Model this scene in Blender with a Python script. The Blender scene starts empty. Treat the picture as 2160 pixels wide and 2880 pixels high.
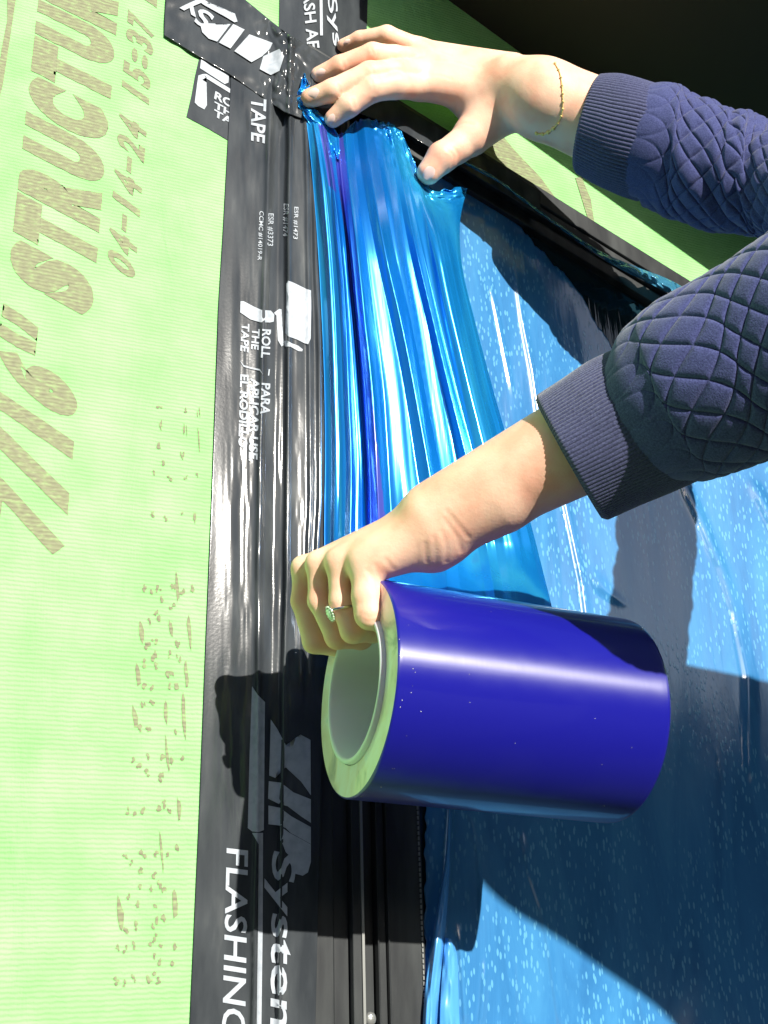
import bpy, bmesh, math, random
import numpy as np
from mathutils import Vector, Matrix
from mathutils.bvhtree import BVHTree
random.seed(4); np.random.seed(4)
sc = bpy.context.scene
COL = sc.collection

# ------------------------------------------------------------------ camera
# The wall is the plane Y = 0 (X to the right, Z up), the photographer stands
# at Y < 0, turned to the right and looking up.
FPX = 3200.0; DW = 0.82
u_ = np.array([-230, 8100, 3200.]); u_ /= np.linalg.norm(u_)
r_ = np.array([8000, -1037, 3200.]); r_ -= u_*r_.dot(u_); r_ /= np.linalg.norm(r_)
n_ = np.array([r_[1]*u_[2]-r_[2]*u_[1], r_[2]*u_[0]-r_[0]*u_[2], r_[0]*u_[1]-r_[1]*u_[0]])
def c2w(q):
    q = np.asarray(q, float)
    return np.stack([q@r_, q@n_-DW, q@u_], -1)
def ray(px, py):
    px = np.asarray(px, float); py = np.asarray(py, float)
    return np.stack([(px-1080)/FPX, (1440-py)/FPX, np.ones_like(px)], -1)
def P(px, py, o=0.0):           # point at distance o in front of the wall
    v = ray(px, py)
    return c2w(v*((DW-np.asarray(o, float))/(v@n_))[..., None])
def C(px, py, z):               # point at distance z from the camera
    return c2w(ray(px, py)*np.asarray(z, float)[..., None])
cam_d = bpy.data.cameras.new('camera'); cam = bpy.data.objects.new('camera', cam_d); COL.objects.link(cam)
ax = lambda i: Vector((r_[i], n_[i], u_[i]))
cx, cy, cz = ax(0), ax(1), ax(2)
cam.matrix_world = Matrix(((cx.x, cy.x, -cz.x, 0), (cx.y, cy.y, -cz.y, -DW), (cx.z, cy.z, -cz.z, 0), (0, 0, 0, 1)))
cam_d.sensor_fit = 'VERTICAL'; cam_d.sensor_height = 36; cam_d.lens = FPX/2880*36
cam_d.clip_start = 0.01; cam_d.clip_end = 500
sc.camera = cam

# ------------------------------------------------------------------ light
SUN = Vector((-0.125, 1.0, -0.41)).normalized()       # the way the light travels
elev = math.asin(-SUN.z); az = math.atan2(-SUN.x, -SUN.y)
w = bpy.data.worlds.new('World'); sc.world = w; w.use_nodes = True
nt = w.node_tree; bg = nt.nodes['Background']
sky = nt.nodes.new('ShaderNodeTexSky'); sky.sky_type = 'NISHITA'; sky.sun_disc = False
sky.sun_elevation = elev; sky.sun_rotation = az
nt.links.new(sky.outputs[0], bg.inputs[0]); bg.inputs[1].default_value = 0.08
sl = bpy.data.lights.new('sun', 'SUN'); sl.energy = 5.0; sl.angle = math.radians(0.5); sl.color = (1, .95, .87)
so = bpy.data.objects.new('sun', sl); COL.objects.link(so)
so.rotation_mode = 'QUATERNION'; so.rotation_quaternion = SUN.to_track_quat('-Z', 'Y')
sc.view_settings.view_transform = 'Standard'; sc.view_settings.look = 'None'
sc.view_settings.gamma = 1; sc.view_settings.exposure = 0.66
sc.view_settings.use_curve_mapping = False

# ------------------------------------------------------------------ helpers
def tag(o, label=None, cat=None, group=None, kind=None):
    for k, v in (('label', label), ('category', cat), ('group', group), ('kind', kind)):
        if v: o[k] = v
    return o
def mesh_obj(name, verts, faces, mat=None, parent=None, smooth=True):
    me = bpy.data.meshes.new(name)
    me.from_pydata([tuple(map(float, v)) for v in verts], [], [tuple(int(i) for i in f) for f in faces])
    if smooth: me.polygons.foreach_set('use_smooth', [True]*len(me.polygons))
    me.update()
    o = bpy.data.objects.new(name, me); COL.objects.link(o)
    if mat: me.materials.append(mat)
    if parent: o.parent = parent
    return o
def empty(name):
    o = bpy.data.objects.new(name, None); COL.objects.link(o); return o
def grid_faces(nu, nv, wrap=False):
    f = []
    for i in range(nu-1):
        for j in range(nv if wrap else nv-1):
            k = (j+1) % nv
            f.append((i*nv+j, i*nv+k, (i+1)*nv+k, (i+1)*nv+j))
    return f
def grid_obj(name, pts, mat, parent=None, wrap=False, thick=0):
    nu, nv = pts.shape[:2]
    V = pts.reshape(-1, 3); F = grid_faces(nu, nv, wrap)
    o = mesh_obj(name, V, F, mat, parent)
    if thick:
        m = o.modifiers.new('solid', 'SOLIDIFY'); m.thickness = thick; m.offset = 0
    return o
def interp(pts, t):              # catmull style smooth interpolation of rows of pts at t in 0..1
    pts = np.asarray(pts, float); n = len(pts)
    x = np.clip(np.asarray(t, float), 0, 1)*(n-1); i = np.minimum(x.astype(int), n-2); f = (x-i)[..., None]
    p0 = pts[np.maximum(i-1, 0)]; p1 = pts[i]; p2 = pts[i+1]; p3 = pts[np.minimum(i+2, n-1)]
    return .5*((2*p1)+(-p0+p2)*f+(2*p0-5*p1+4*p2-p3)*f*f+(-p0+3*p1-3*p2+p3)*f**3)
def sstep(a, b, x):
    t = np.clip((x-a)/(b-a), 0, 1); return t*t*(3-2*t)
def vnoise(x, seed=0):           # smooth 1-D noise
    rs = np.random.RandomState(seed); tab = rs.uniform(-1, 1, 512)
    x = np.asarray(x, float); i = np.floor(x).astype(int); f = x-i; f = f*f*(3-2*f)
    return tab[i % 512]*(1-f)+tab[(i+1) % 512]*f
def vnoise2(x, y, seed=0):
    rs = np.random.RandomState(seed); tab = rs.uniform(-1, 1, (128, 128))
    i = np.floor(x).astype(int); j = np.floor(y).astype(int); f = x-i; g = y-j
    f = f*f*(3-2*f); g = g*g*(3-2*g)
    a = tab[i % 128, j % 128]; b = tab[(i+1) % 128, j % 128]; c = tab[i % 128, (j+1) % 128]; d = tab[(i+1) % 128, (j+1) % 128]
    return (a*(1-f)+b*f)*(1-g)+(c*(1-f)+d*f)*g

# ------------------------------------------------------------------ materials
class M:
    def __init__(s, name, base, rough=.5, metal=0, spec=.5, coat=0, coat_rough=.05, sss=0, trans=0, alpha=1, sheen=0, ior=1.45):
        s.m = bpy.data.materials.new(name); s.m.use_nodes = True; s.nt = s.m.node_tree
        s.b = s.nt.nodes['Principled BSDF']; b = s.b
        b.inputs['Base Color'].default_value = (*base, 1); b.inputs['Roughness'].default_value = rough
        b.inputs['Metallic'].default_value = metal; b.inputs['Specular IOR Level'].default_value = spec
        b.inputs['Coat Weight'].default_value = coat; b.inputs['Coat Roughness'].default_value = coat_rough
        b.inputs['Transmission Weight'].default_value = trans; b.inputs['Alpha'].default_value = alpha
        b.inputs['IOR'].default_value = ior
        if sheen: b.inputs['Sheen Weight'].default_value = sheen
        if sss:
            b.inputs['Subsurface Weight'].default_value = sss; b.inputs['Subsurface Radius'].default_value = (1, .35, .2)
            b.inputs['Subsurface Scale'].default_value = .004
        s.base = base; s.last = None
    def node(s, t, **kw):
        n = s.nt.nodes.new(t)
        for k, v in kw.items():
            if k in n.inputs: n.inputs[k].default_value = v
            else: setattr(n, k, v)
        return n
    def link(s, a, b): s.nt.links.new(a, b)
    def coord(s, scale=(1, 1, 1), rot=(0, 0, 0)):
        tc = s.node('ShaderNodeTexCoord'); mp = s.node('ShaderNodeMapping')
        mp.inputs['Scale'].default_value = scale; mp.inputs['Rotation'].default_value = rot
        s.link(tc.outputs['Object'], mp.inputs['Vector']); return mp.outputs[0]
    def noise(s, scale, detail=4, vec=None, dist=0, rough=.5):
        n = s.node('ShaderNodeTexNoise', Scale=scale, Detail=detail, Distortion=dist, Roughness=rough)
        if vec is not None: s.link(vec, n.inputs['Vector'])
        else: s.link(s.coord(), n.inputs['Vector'])
        return n.outputs['Fac']
    def ramp(s, fac, stops):
        r = s.node('ShaderNodeValToRGB'); s.link(fac, r.inputs[0]); e = r.color_ramp.elements
        while len(e) < len(stops): e.new(.5)
        for k, (p, c) in enumerate(stops):
            e[k].position = p; e[k].color = (*c, 1) if len(c) == 3 else c
        return r.outputs[0]
    def color(s, fac, stops): s.link(s.ramp(fac, stops), s.b.inputs['Base Color']); return s
    def rough(s, fac, a, b):
        m = s.node('ShaderNodeMapRange'); m.inputs['To Min'].default_value = a; m.inputs['To Max'].default_value = b
        s.link(fac, m.inputs['Value']); s.link(m.outputs[0], s.b.inputs['Roughness']); return s
    def bump(s, fac, strength=.3, dist=.001):
        b = s.node('ShaderNodeBump'); b.inputs['Strength'].default_value = strength; b.inputs['Distance'].default_value = dist
        s.link(fac, b.inputs['Height'])
        if s.last: s.link(s.last, b.inputs['Normal'])
        s.last = b.outputs[0]; s.link(s.last, s.b.inputs['Normal'])
        if s.b.inputs['Coat Weight'].default_value > 0: s.link(s.last, s.b.inputs['Coat Normal'])
        return s

mg = M('green_sheathing', (.36, .66, .2), rough=.75, spec=.25)
mg.color(mg.noise(22, 6), [(.35, (.24, .58, .19)), (.5, (.275, .63, .22)), (.7, (.32, .68, .26))])
wv = mg.node('ShaderNodeTexWave', Scale=95, Distortion=2.2, Detail=3); wv.bands_direction = 'Z'
wv.inputs['Detail Scale'].default_value = 1.6
mg.link(mg.coord(), wv.inputs['Vector'])
mg.bump(wv.outputs['Fac'], .42, .0009)
mg.bump(mg.noise(14, 6, mg.coord((1, 1, .35), (0, .6, 0)), dist=1.5), .7, .007)
mg.bump(mg.noise(60, 5, mg.coord((.3, 1, 1), (0, .25, 0)), dist=1.0), .25, .002)
mg.bump(mg.noise(700, 2), .3, .0006)
MG = mg.m

mt = M('black_tape', (.03, .033, .037), rough=.3, coat=0, coat_rough=.07)
mt.color(mt.noise(60, 6, mt.coord((1, 1, .25))), [(.35, (.032, .037, .042)), (.6, (.055, .062, .067)), (.75, (.09, .098, .10))])
mt.rough(mt.noise(55, 5, mt.coord((1, 1, .3))), .09, .17)
mt.bump(mt.noise(40, 4, mt.coord((1, 1, .15)), dist=.4), .07, .003)
mt.bump(mt.noise(420, 3), .08, .0005)
MT = mt.m
mp = M('white_print', (.62, .68, .74), rough=.5, coat=0, spec=.3)
mp.color(mp.noise(180, 4), [(.3, (.33, .37, .41)), (.6, (.42, .46, .50))])
MP = mp.m
mi = M('brown_ink', (.27, .25, .13), rough=.8, spec=.2)
mi.color(mi.noise(160, 6, mi.coord((1, 1, 2.2))), [(.3, (.20, .20, .13)), (.52, (.24, .26, .15)), (.68, (.27, .36, .17)), (.82, (.275, .55, .2))])
wv = mi.node('ShaderNodeTexWave', Scale=95, Distortion=2.2, Detail=3); wv.bands_direction = 'Z'
mi.link(mi.coord(), wv.inputs['Vector']); mi.bump(wv.outputs['Fac'], .35, .001)
MI = mi.m

def film(name, base, rough=.18, transp=.2, tint=(.15, .45, .9), metal=.35, scale=1.0, crough=.04):
    m = M(name, base, rough=rough, metal=metal, spec=.8, coat=.6, coat_rough=crough)
    m.bump(m.noise(30*scale, 4, m.coord((1, 1, .1)), dist=.6), .16, .004)
    m.bump(m.noise(160*scale, 3, m.coord((1, 1, .1))), .1, .001)
    tr = m.node('ShaderNodeBsdfTransparent'); tr.inputs[0].default_value = (*tint, 1)
    mx = m.node('ShaderNodeMixShader'); mx.inputs[0].default_value = transp
    out = m.nt.nodes['Material Output']
    m.link(m.b.outputs[0], mx.inputs[1]); m.link(tr.outputs[0], mx.inputs[2]); m.link(mx.outputs[0], out.inputs[0])
    return m
fc = film('loose_blue_film', (.0, .25, .72), rough=.24, transp=.18, metal=.6, crough=.2)
fc.bump(fc.noise(260, 3, fc.coord((1, 1, .03), (0, -.12, 0))), .12, .0008)
fc.color(fc.noise(16, 4, fc.coord((1, 1, .1))), [(.3, (.0, .22, .74)), (.5, (.01, .36, .88)), (.64, (.04, .55, .95)), (.75, (.12, .2, .75))])
MFC = fc.m
fv = film('film_violet_sheen', (.1, .12, .6), rough=.2, transp=.12, metal=.5); MFV = fv.m  # violet reflection of the thin film, put into the colour
fa = film('applied_blue_film', (.05, .26, .56), rough=.16, transp=.1, metal=0)
vo = fa.node('ShaderNodeTexVoronoi', Scale=300); vo.inputs['Randomness'].default_value = 1
fa.link(fa.coord((1, 1, .34), (0, .12, 0)), vo.inputs['Vector'])
br = fa.ramp(vo.outputs['Distance'], [(.24, (1, 1, 1)), (.34, (0, 0, 0))])
msk = fa.ramp(fa.noise(9, 4), [(.38, (0, 0, 0)), (.5, (1, 1, 1))])
mul = fa.node('ShaderNodeMath', operation='MULTIPLY'); fa.link(br, mul.inputs[0]); fa.link(msk, mul.inputs[1])
mixc = fa.node('ShaderNodeMix', data_type='RGBA')
fa.link(mul.outputs[0], mixc.inputs[0])
fa.link(fa.ramp(fa.noise(26, 8, fa.coord((1, 1, .22), (0, .1, 0)), dist=.8, rough=.65), [(.3, (.035, .18, .42)), (.5, (.05, .24, .52)), (.7, (.07, .30, .58))]), mixc.inputs[6])
mixc.inputs[7].default_value = (.13, .42, .68, 1)
fa.link(mixc.outputs[2], fa.b.inputs['Base Color'])
fa.bump(mul.outputs[0], .07, .0008)
fa.b.inputs['Coat IOR'].default_value = 1.95; fa.b.inputs['Coat Weight'].default_value = 1; fa.b.inputs['Coat Roughness'].default_value = .12
MFA = fa.m
mfr = M('black_vinyl', (.02, .022, .024), rough=.32, coat=.3, coat_rough=.15)
mfr.color(mfr.noise(50, 5, mfr.coord((1, 1, .2))), [(.4, (.016, .018, .02)), (.7, (.045, .05, .05))])
mfr.bump(mfr.noise(90, 5, mfr.coord((1, 1, .15))), .2, .001); MFR = mfr.m
MEDGE = M('frame_edge', (.35, .36, .34), rough=.3, metal=.6).m
mgl = M('window_glass', (.008, .025, .035), rough=.05, spec=.6, coat=.5)
mgl.bump(mgl.noise(120, 3, mgl.coord((1, 1, .06), (0, -.35, 0))), .25, .002); MGL = mgl.m
ms = M('skin', (.74, .46, .32), rough=.5, spec=.35, sss=.25)
ms.color(ms.noise(38, 5), [(.35, (.88, .46, .32)), (.5, (.89, .55, .39)), (.68, (.91, .60, .44))])
ms.bump(ms.noise(650, 3), .2, .0006); ms.bump(ms.noise(130, 4), .22, .0012); MS = ms.m
MNAIL = M('fingernail', (.90, .64, .56), rough=.45, coat=.0).m
mj = M('navy_quilt', (.06, .065, .17), rough=.9, spec=.15, sheen=.25)
mj.color(mj.noise(900, 3), [(.3, (.035, .042, .13)), (.7, (.075, .09, .23))]); mj.bump(mj.noise(1200, 3), .5, .0007); MJ = mj.m
mk = M('navy_rib_knit', (.08, .085, .15), rough=.9, spec=.15, sheen=.3)
mk.color(mk.noise(800, 3), [(.3, (.038, .043, .10)), (.7, (.09, .10, .20))]); mk.bump(mk.noise(1500, 3), .6, .0007); MK = mk.m
MTH = M('stitching', (.015, .016, .04), rough=.8).m
mr = M('roll_violet_blue', (.008, .008, .23), rough=.3, spec=.6, coat=.35, coat_rough=.05)
mr.bump(mr.noise(18, 3, mr.coord((1, 1, 1))), .06, .003)
mr.rough(mr.noise(60,4),.30,.42)
tg = mr.node('ShaderNodeTangent'); tg.direction_type = 'RADIAL'; tg.axis = 'X'
mr.link(tg.outputs[0], mr.b.inputs['Tangent']); mr.b.inputs['Anisotropic'].default_value = .85; mr.b.inputs['Anisotropic Rotation'].default_value = .25
mr.bump(mr.noise(500, 2, mr.coord((1, .02, .02))), .06, .0004)
MR = mr.m
mre = M('roll_end_layers', (.45, .5, .3), rough=.35, coat=.5)
mre.color(mre.noise(30, 6, dist=1.0), [(.3, (.3, .25, .27)), (.45, (.72, .56, .48)), (.6, (.78, .68, .68)), (.75, (.55, .6, .65))])
MRE = mre.m
mco = M('core_plastic', (.72, .70, .74), rough=.4, sss=.2); MCO = mco.m
MGOLD = M('gold', (1, .78, .35), rough=.45, metal=1).m
MSIL = M('silver', (.75, .74, .7), rough=.15, metal=1).m
MGEM = M('gem', (.8, .9, .75), rough=.03, spec=1, coat=1).m
MDARK = M('dark_wood', (.02, .018, .015), rough=.8).m
MGREY = film('clear_flap', (.34, .33, .28), rough=.25, transp=.45, tint=(.8, .8, .75), metal=0).m

# ------------------------------------------------------------------ setting
g = M('ground_earth', (.10, .085, .06), rough=.95); g.color(g.noise(.8, 8), [(.3, (.035, .04, .035)), (.7, (.07, .075, .065))])
gr = mesh_obj('ground', [(-200, -200, -.98), (200, -200, -.98), (200, 200, -.98), (-200, 200, -.98)], [(0, 1, 2, 3)], g.m); tag(gr, kind='structure')

MT2 = M('added_tree_foliage', (.03, .045, .02), rough=.9); MT2.color(MT2.noise(1.5, 6), [(.3, (.015, .025, .01)), (.7, (.05, .07, .03))]); MT2 = MT2.m
bm = bmesh.new(); rt = random.Random(2)  # unseen tree belt, added to block the low sky and darken reflections
for k in range(90):
    a = math.radians(-175+170*k/89+rt.uniform(-1, 1)); d_ = rt.uniform(26, 34); hz = rt.uniform(3.2, 4.6)
    bmesh.ops.create_icosphere(bm, subdivisions=2, radius=1, matrix=Matrix.Translation((d_*math.cos(a), d_*math.sin(a), hz*.9-1)) @ Matrix.Diagonal((2.6, 2.6, hz*1.1, 1)))
for v in bm.verts: v.co += Vector((rt.uniform(-.4, .4), rt.uniform(-.4, .4), rt.uniform(-.5, .5)))
me = bpy.data.meshes.new('added_tree_belt'); bm.to_mesh(me); bm.free(); me.materials.append(MT2)
o = bpy.data.objects.new('added_tree_belt', me); COL.objects.link(o); tag(o, 'unseen dark belt of trees added far behind the photographer to block low sky', 'trees', kind='stuff')

def pts_poly(pp, o=0.0):
    a = np.array(pp, float); return P(a[:, 0], a[:, 1], o)
def slab(name, poly3, front, back, mat, parent=None, bevel=0):
    """prism from an X,Z outline between Y=front and Y=back"""
    n = len(poly3); V = [(p[0], front, p[2]) for p in poly3]+[(p[0], back, p[2]) for p in poly3]
    F = [tuple(range(n))[::-1], tuple(range(n, 2*n))]+[(i, (i+1) % n, n+(i+1) % n, n+i) for i in range(n)]
    o = mesh_obj(name, V, F, mat, parent, smooth=False)
    bm = bmesh.new(); bm.from_mesh(o.data); bmesh.ops.recalc_face_normals(bm, faces=bm.faces); bm.to_mesh(o.data); bm.free()
    if bevel:
        m = o.modifiers.new('bev', 'BEVEL'); m.width = bevel; m.segments = 2
    return o
# raked head line A: top of the window, from two photograph points on the wall
A0 = P(924, 175); A1 = P(1931, 800)
mA = (A1[2]-A0[2])/(A1[0]-A0[0])
def rakeZ(x, dz=0): return A0[2]+mA*(x-A0[0])+dz
XJ = P(860, 1500)[0]
left = [(-1.2, 0, -1.0), (XJ, 0, -1.0), (XJ, 0, rakeZ(XJ)), (XJ, 0, 1.6), (-1.2, 0, 1.6)]
o = slab('green_wall_panel', [left[0], left[1], left[2], left[3], left[4]], 0, .012, MG)
LP = tag(o, 'bright green sheathing panel with brown stamped lettering, left of the black tape', 'wall panel')
up = [(XJ+.0005, 0, rakeZ(XJ)), (2.2, 0, rakeZ(2.2)), (2.2, 0, 2.6), (XJ+.0005, 0, 2.6)]
o = slab('green_wall_panel', up, 0, .012, MG)
UP = tag(o, 'green sheathing above the window, half in the deep shade of the overhang', 'wall panel')

# overhang that shades the upper right of the wall
S0 = P(1030, 72); S1 = P(2000, 765); Ld = .25
e0 = np.array(S0)-np.array(SUN)/SUN.y*Ld; e1 = np.array(S1)-np.array(SUN)/SUN.y*Ld
def ext(a, b, k): return a+(b-a)*k
ea = ext(e0, e1, -.02); eb = ext(e0, e1, 2.2)
V = []
for p in (ea, eb):
    for y, dz in ((p[1], 0), (.02, 0), (.02, .16), (p[1], .16)): V.append((p[0], y, p[2]+dz))
V[0+4*0]  # noqa
o = mesh_obj('roof_overhang', V, [(0, 1, 2, 3), (7, 6, 5, 4), (0, 4, 5, 1), (1, 5, 6, 2), (2, 6, 7, 3), (3, 7, 4, 0)], MDARK, smooth=False)
tag(o, 'dark raked roof overhang above the right part of the wall', 'overhang', kind='structure')

# ------------------------------------------------------------------ window
win = empty('window'); tag(win, 'black framed window with a slanting head and dark glass, right of the tape', 'window')
ybase = -1.0
def xw(px, py=2600): return P(px, py)[0]
def jamb(name, pa, pb, front, back, mat, bev=.0006, ztop_off=-.03):
    xa, xb = xw(pa), xw(pb)
    return slab(name, [(xa, 0, ybase), (xb, 0, ybase), (xb, 0, rakeZ(xb, ztop_off)), (xa, 0, rakeZ(xa, ztop_off))], front, back, mat, win, bev)
jamb('jamb_flange', 850, 934, -.003, .02, MFR)
jamb('jamb_step', 935, 978, -.0015, .02, MFR)
jamb('jamb_rib', 979, 1008, -.009, .02, MFR)
jamb('jamb_edge_strip', 1003, 1010, -.0105, -.0092, MEDGE, 0)
jamb('jamb_channel', 1009, 1058, .006, .02, MFR)
jamb('jamb_bead', 1059, 1064, -.002, .02, MFR)
jamb('jamb_channel', 1065, 1086, .001, .02, MFR)
jamb('jamb_bead', 1087, 1092, -.003, .02, MFR)
jamb('sash_face', 1093, 1192, -.0005, .02, MFR)
# stitched gasket: a row of small pale dashes
bm = bmesh.new(); z = -.05
xg = xw(1184)
while z < .3:
    bmesh.ops.create_cube(bm, size=1, matrix=Matrix.Translation((xg, -.0012, z)) @ Matrix.Diagonal((.0011, .0012, .0026, 1))); z += .0038
me = bpy.data.meshes.new('gasket_stitches'); bm.to_mesh(me); bm.free(); me.materials.append(MEDGE)
o = bpy.data.objects.new('gasket_stitches', me); COL.objects.link(o); o.parent = win; tag(o, kind='stuff')
# head frame following the rake
def headbar(name, d0, d1, front, back, mat, x0=None):
    x0 = XJ if x0 is None else x0; x1 = 2.2
    return slab(name, [(x0, 0, rakeZ(x0, d1)), (x1, 0, rakeZ(x1, d1)), (x1, 0, rakeZ(x1, d0)), (x0, 0, rakeZ(x0, d0))], front, back, mat, win, .0008)
headbar('head_frame', -.001, -.022, -.008, .02, MFR)
headbar('head_frame', -.0225, -.034, -.005, .02, MFR)
headbar('head_frame', -.0345, -.05, .001, .02, MFR)
xa = xw(1188)
slab('glass_pane', [(xa, 0, ybase), (2.2, 0, ybase), (2.2, 0, rakeZ(2.2, -.048)), (xa, 0, rakeZ(xa, -.048))], .010, .016, MGL, win)
slab('room_darkness', [(XJ, 0, ybase), (2.2, 0, ybase), (2.2, 0, rakeZ(2.2, -.01)), (XJ, 0, rakeZ(XJ, -.01))], .4, .41, MDARK, win).name = 'dark_room_sheet'  # dark sheet standing in for the unlit room behind the glass
# small clear screw head at the foot of the frame
bm = bmesh.new(); c = P(1042, 2866, .006)
bmesh.ops.create_uvsphere(bm, u_segments=20, v_segments=10, radius=.0042, matrix=Matrix.Translation(c) @ Matrix.Diagonal((1, .6, 1.1, 1)))
me = bpy.data.meshes.new('screw_cap'); bm.to_mesh(me); bm.free(); me.materials.append(MEDGE); o = bpy.data.objects.new('screw_cap', me); COL.objects.link(o); o.parent = win

# ------------------------------------------------------------------ tapes
def at_y(line, y):
    line = sorted(line, key=lambda p: p[1]); return np.interp(y, [p[1] for p in line], [p[0] for p in line])
LE = [(650, 205), (641, 398), (628, 640), (614, 868), (604, 1150), (595, 1404), (579, 1800), (560, 2300), (534, 2880), (524, 3100)]
RE = [(905, 205), (915, 420), (928, 663), (944, 1000), (948, 1400), (916, 1800), (898, 2400), (887, 2880), (884, 3100)]
R1 = [(768, 205), (758, 400), (744, 771), (731, 1450), (722, 2400), (715, 2880), (712, 3100)]
R2 = [(818, 205), (812, 500), (811, 900), (810, 1450), (800, 1900), (790, 2500), (786, 2880), (785, 3100)]
def jamb_h(px, py):
    px = np.asarray(px, float); py = np.asarray(py, float)
    r1 = at_y(R1, py)+2.0*vnoise(py/160, 3); r2 = at_y(R2, py)+2.0*vnoise(py/150, 5)
    le = at_y(LE, py); re = at_y(RE, py)
    w_ = (re-le)
    r3 = r2+(re-r2)*.46+2*vnoise(py/140, 7); r4 = r2+(re-r2)*.66+3*vnoise(py/150, 8)
    low = sstep(1750, 2000, py)
    h = .0017+.0010*sstep(r1-40, r1-8, px)
    h += (.0042+.001*vnoise(py/120, 1))*np.exp(-((px-r1)/9)**2)
    h -= .0012*np.exp(-((px-(r1+r2)/2)/14)**2)*(1-low*.5)
    h += .0055*sstep(r2-16, r2+2, px)
    h += .0022*np.exp(-((px-r2)/6)**2)
    h += (1-low)*(.0022*np.exp(-((px-r3)/6)**2)+.0026*np.exp(-((px-r4)/7)**2)-.0005*sstep(r4, re, px))
    # crumples
    up_ = 1-sstep(250, 620, py)
    h += .0013*up_*vnoise2(px/16, py/70, 11)*sstep(le, le+60, px)
    h += .0005*vnoise2(px/26, py/300, 12)*sstep(le, le+60, px)+.00012*vnoise2(px/9, py/60, 15)*sstep(le+10, le+90, px)
    cr = np.exp(-((py-1340)/120)**2)*np.exp(-((px-690)/30)**2)
    return h
def px_of(Wp):                       # world to photograph pixel
    q = Wp[..., 0, None]*r_+(Wp[..., 1, None]+DW)*n_+Wp[..., 2, None]*u_
    return 1080+FPX*q[..., 0]/q[..., 2], 1440-FPX*q[..., 1]/q[..., 2]
ny, nx = 620, 150
yy = np.linspace(205, 3080, ny)[:, None]*np.ones((1, nx)); tt = np.linspace(0, 1, nx)[None, :]
xx = at_y(LE, yy)*(1-tt)+at_y(RE, yy)*tt
JT = grid_obj('flashing_tape', P(xx, yy, jamb_h(xx, yy)), MT, thick=.0004)
tag(JT, 'long vertical black flashing tape down the window jamb, printed in white', 'tape')

def hline(pp, x): return np.interp(x, [p[0] for p in pp], [p[1] for p in pp])
HU = [(420, -230), (540, -110), (683, -6), (786, 78), (822, 102), (924, 163), (1120, 290), (1250, 370), (1520, 540)]
HL = [(420, 75), (475, 107), (560, 160), (648, 211), (720, 262), (800, 315), (880, 345), (960, 300), (1120, 360), (1250, 440), (1520, 606)]
def head_h(px, py):
    h = .0026+.0*px
    h = h+.0072*sstep(750, 800, px)
    k = np.exp(-((px-790)/60)**2)
    h = h+k*.0020*vnoise2(px/20+py/60, py/50, 21)+k*.003*np.abs(vnoise2(px/25-py/40, px/60+py/30, 22))
    h = h+.0045*np.exp(-((px-(822-.03*py))/7)**2)+.0006*vnoise2(px/30, py/30, 23)
    return h
nx, ny = 340, 80
X = np.linspace(0, 1, nx)[:, None]*np.ones((1, ny)); T = np.linspace(0, 1, ny)[None, :]*np.ones((nx, 1))
ux = 497+(1520-497)*X; uy = hline(HU, ux); lx = 462+(1520-462)*X; ly = hline(HL, lx)
xx = ux*(1-T)+lx*T; yy = uy*(1-T)+ly*T
xx = xx+(1-X)**8*(-10*np.sin(T*3.1))
HT = grid_obj('head_tape', P(xx, yy, head_h(xx, yy)), MT, thick=.0004)
tag(HT, 'creased black tape slanting across the top corner, printed with an upside-down logo', 'tape')
# stub below it
sp = [(563, 150), (548, 215), (538, 270), (524, 329), (586, 362), (650, 400), (690, 420), (700, 230)]
def flat_poly(name, pp, o_, mat, parent=None, thick=.0005):
    V = pts_poly(pp, o_); n = len(pp)
    ob = mesh_obj(name, V, [tuple(range(n))], mat, parent, smooth=False)
    bm = bmesh.new(); bm.from_mesh(ob.data); bmesh.ops.triangulate(bm, faces=bm.faces); bm.to_mesh(ob.data); bm.free()
    m = ob.modifiers.new('s', 'SOLIDIFY'); m.thickness = thick; m.offset = 0
    return ob
ST = flat_poly('tape_end', sp, .0004, MT); tag(ST, 'short torn black tape end sticking out left under the slanting tape', 'tape')
# tape running up above the corner
UT = flat_poly('upper_tape', [(787, -200), (786, 0), (784, 130), (1010, 260), (1030, 130), (1040, -200)], .0012, MT)
tag(UT, 'black tape running up from the corner above the fingertips', 'tape')

# ------------------------------------------------------------------ print on the tapes
def text_geo(s, offset=.02, res=3):
    cu = bpy.data.curves.new('t', 'FONT'); cu.body = s; cu.offset = offset; cu.resolution_u = res; cu.fill_mode = 'FRONT'
    ob = bpy.data.objects.new('t', cu); COL.objects.link(ob)
    dg = bpy.context.evaluated_depsgraph_get(); me = bpy.data.meshes.new_from_object(ob.evaluated_get(dg))
    bpy.data.objects.remove(ob); bpy.data.curves.remove(cu)
    bm = bmesh.new(); bm.from_mesh(me); bpy.data.meshes.remove(me)
    bmesh.ops.remove_doubles(bm, verts=bm.verts, dist=1e-5)
    return bm
def norm_bm(bm, y0=None, y1=None):
    xs = [v.co.x for v in bm.verts]; ys = [v.co.y for v in bm.verts]
    a, b = min(xs), max(xs); c, d = (min(ys) if y0 is None else y0), (max(ys) if y1 is None else y1)
    for v in bm.verts: v.co.x = (v.co.x-a)/(b-a); v.co.y = (v.co.y-c)/(d-c); v.co.z = 0
def bisect(bm, nu, nv):
    for k in range(1, nu):
        g_ = bm.verts[:]+bm.edges[:]+bm.faces[:]
        bmesh.ops.bisect_plane(bm, geom=g_, plane_co=(k/nu, 0, 0), plane_no=(1, 0, 0))
    for k in range(1, nv):
        g_ = bm.verts[:]+bm.edges[:]+bm.faces[:]
        bmesh.ops.bisect_plane(bm, geom=g_, plane_co=(0, k/nv, 0), plane_no=(0, 1, 0))
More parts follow.
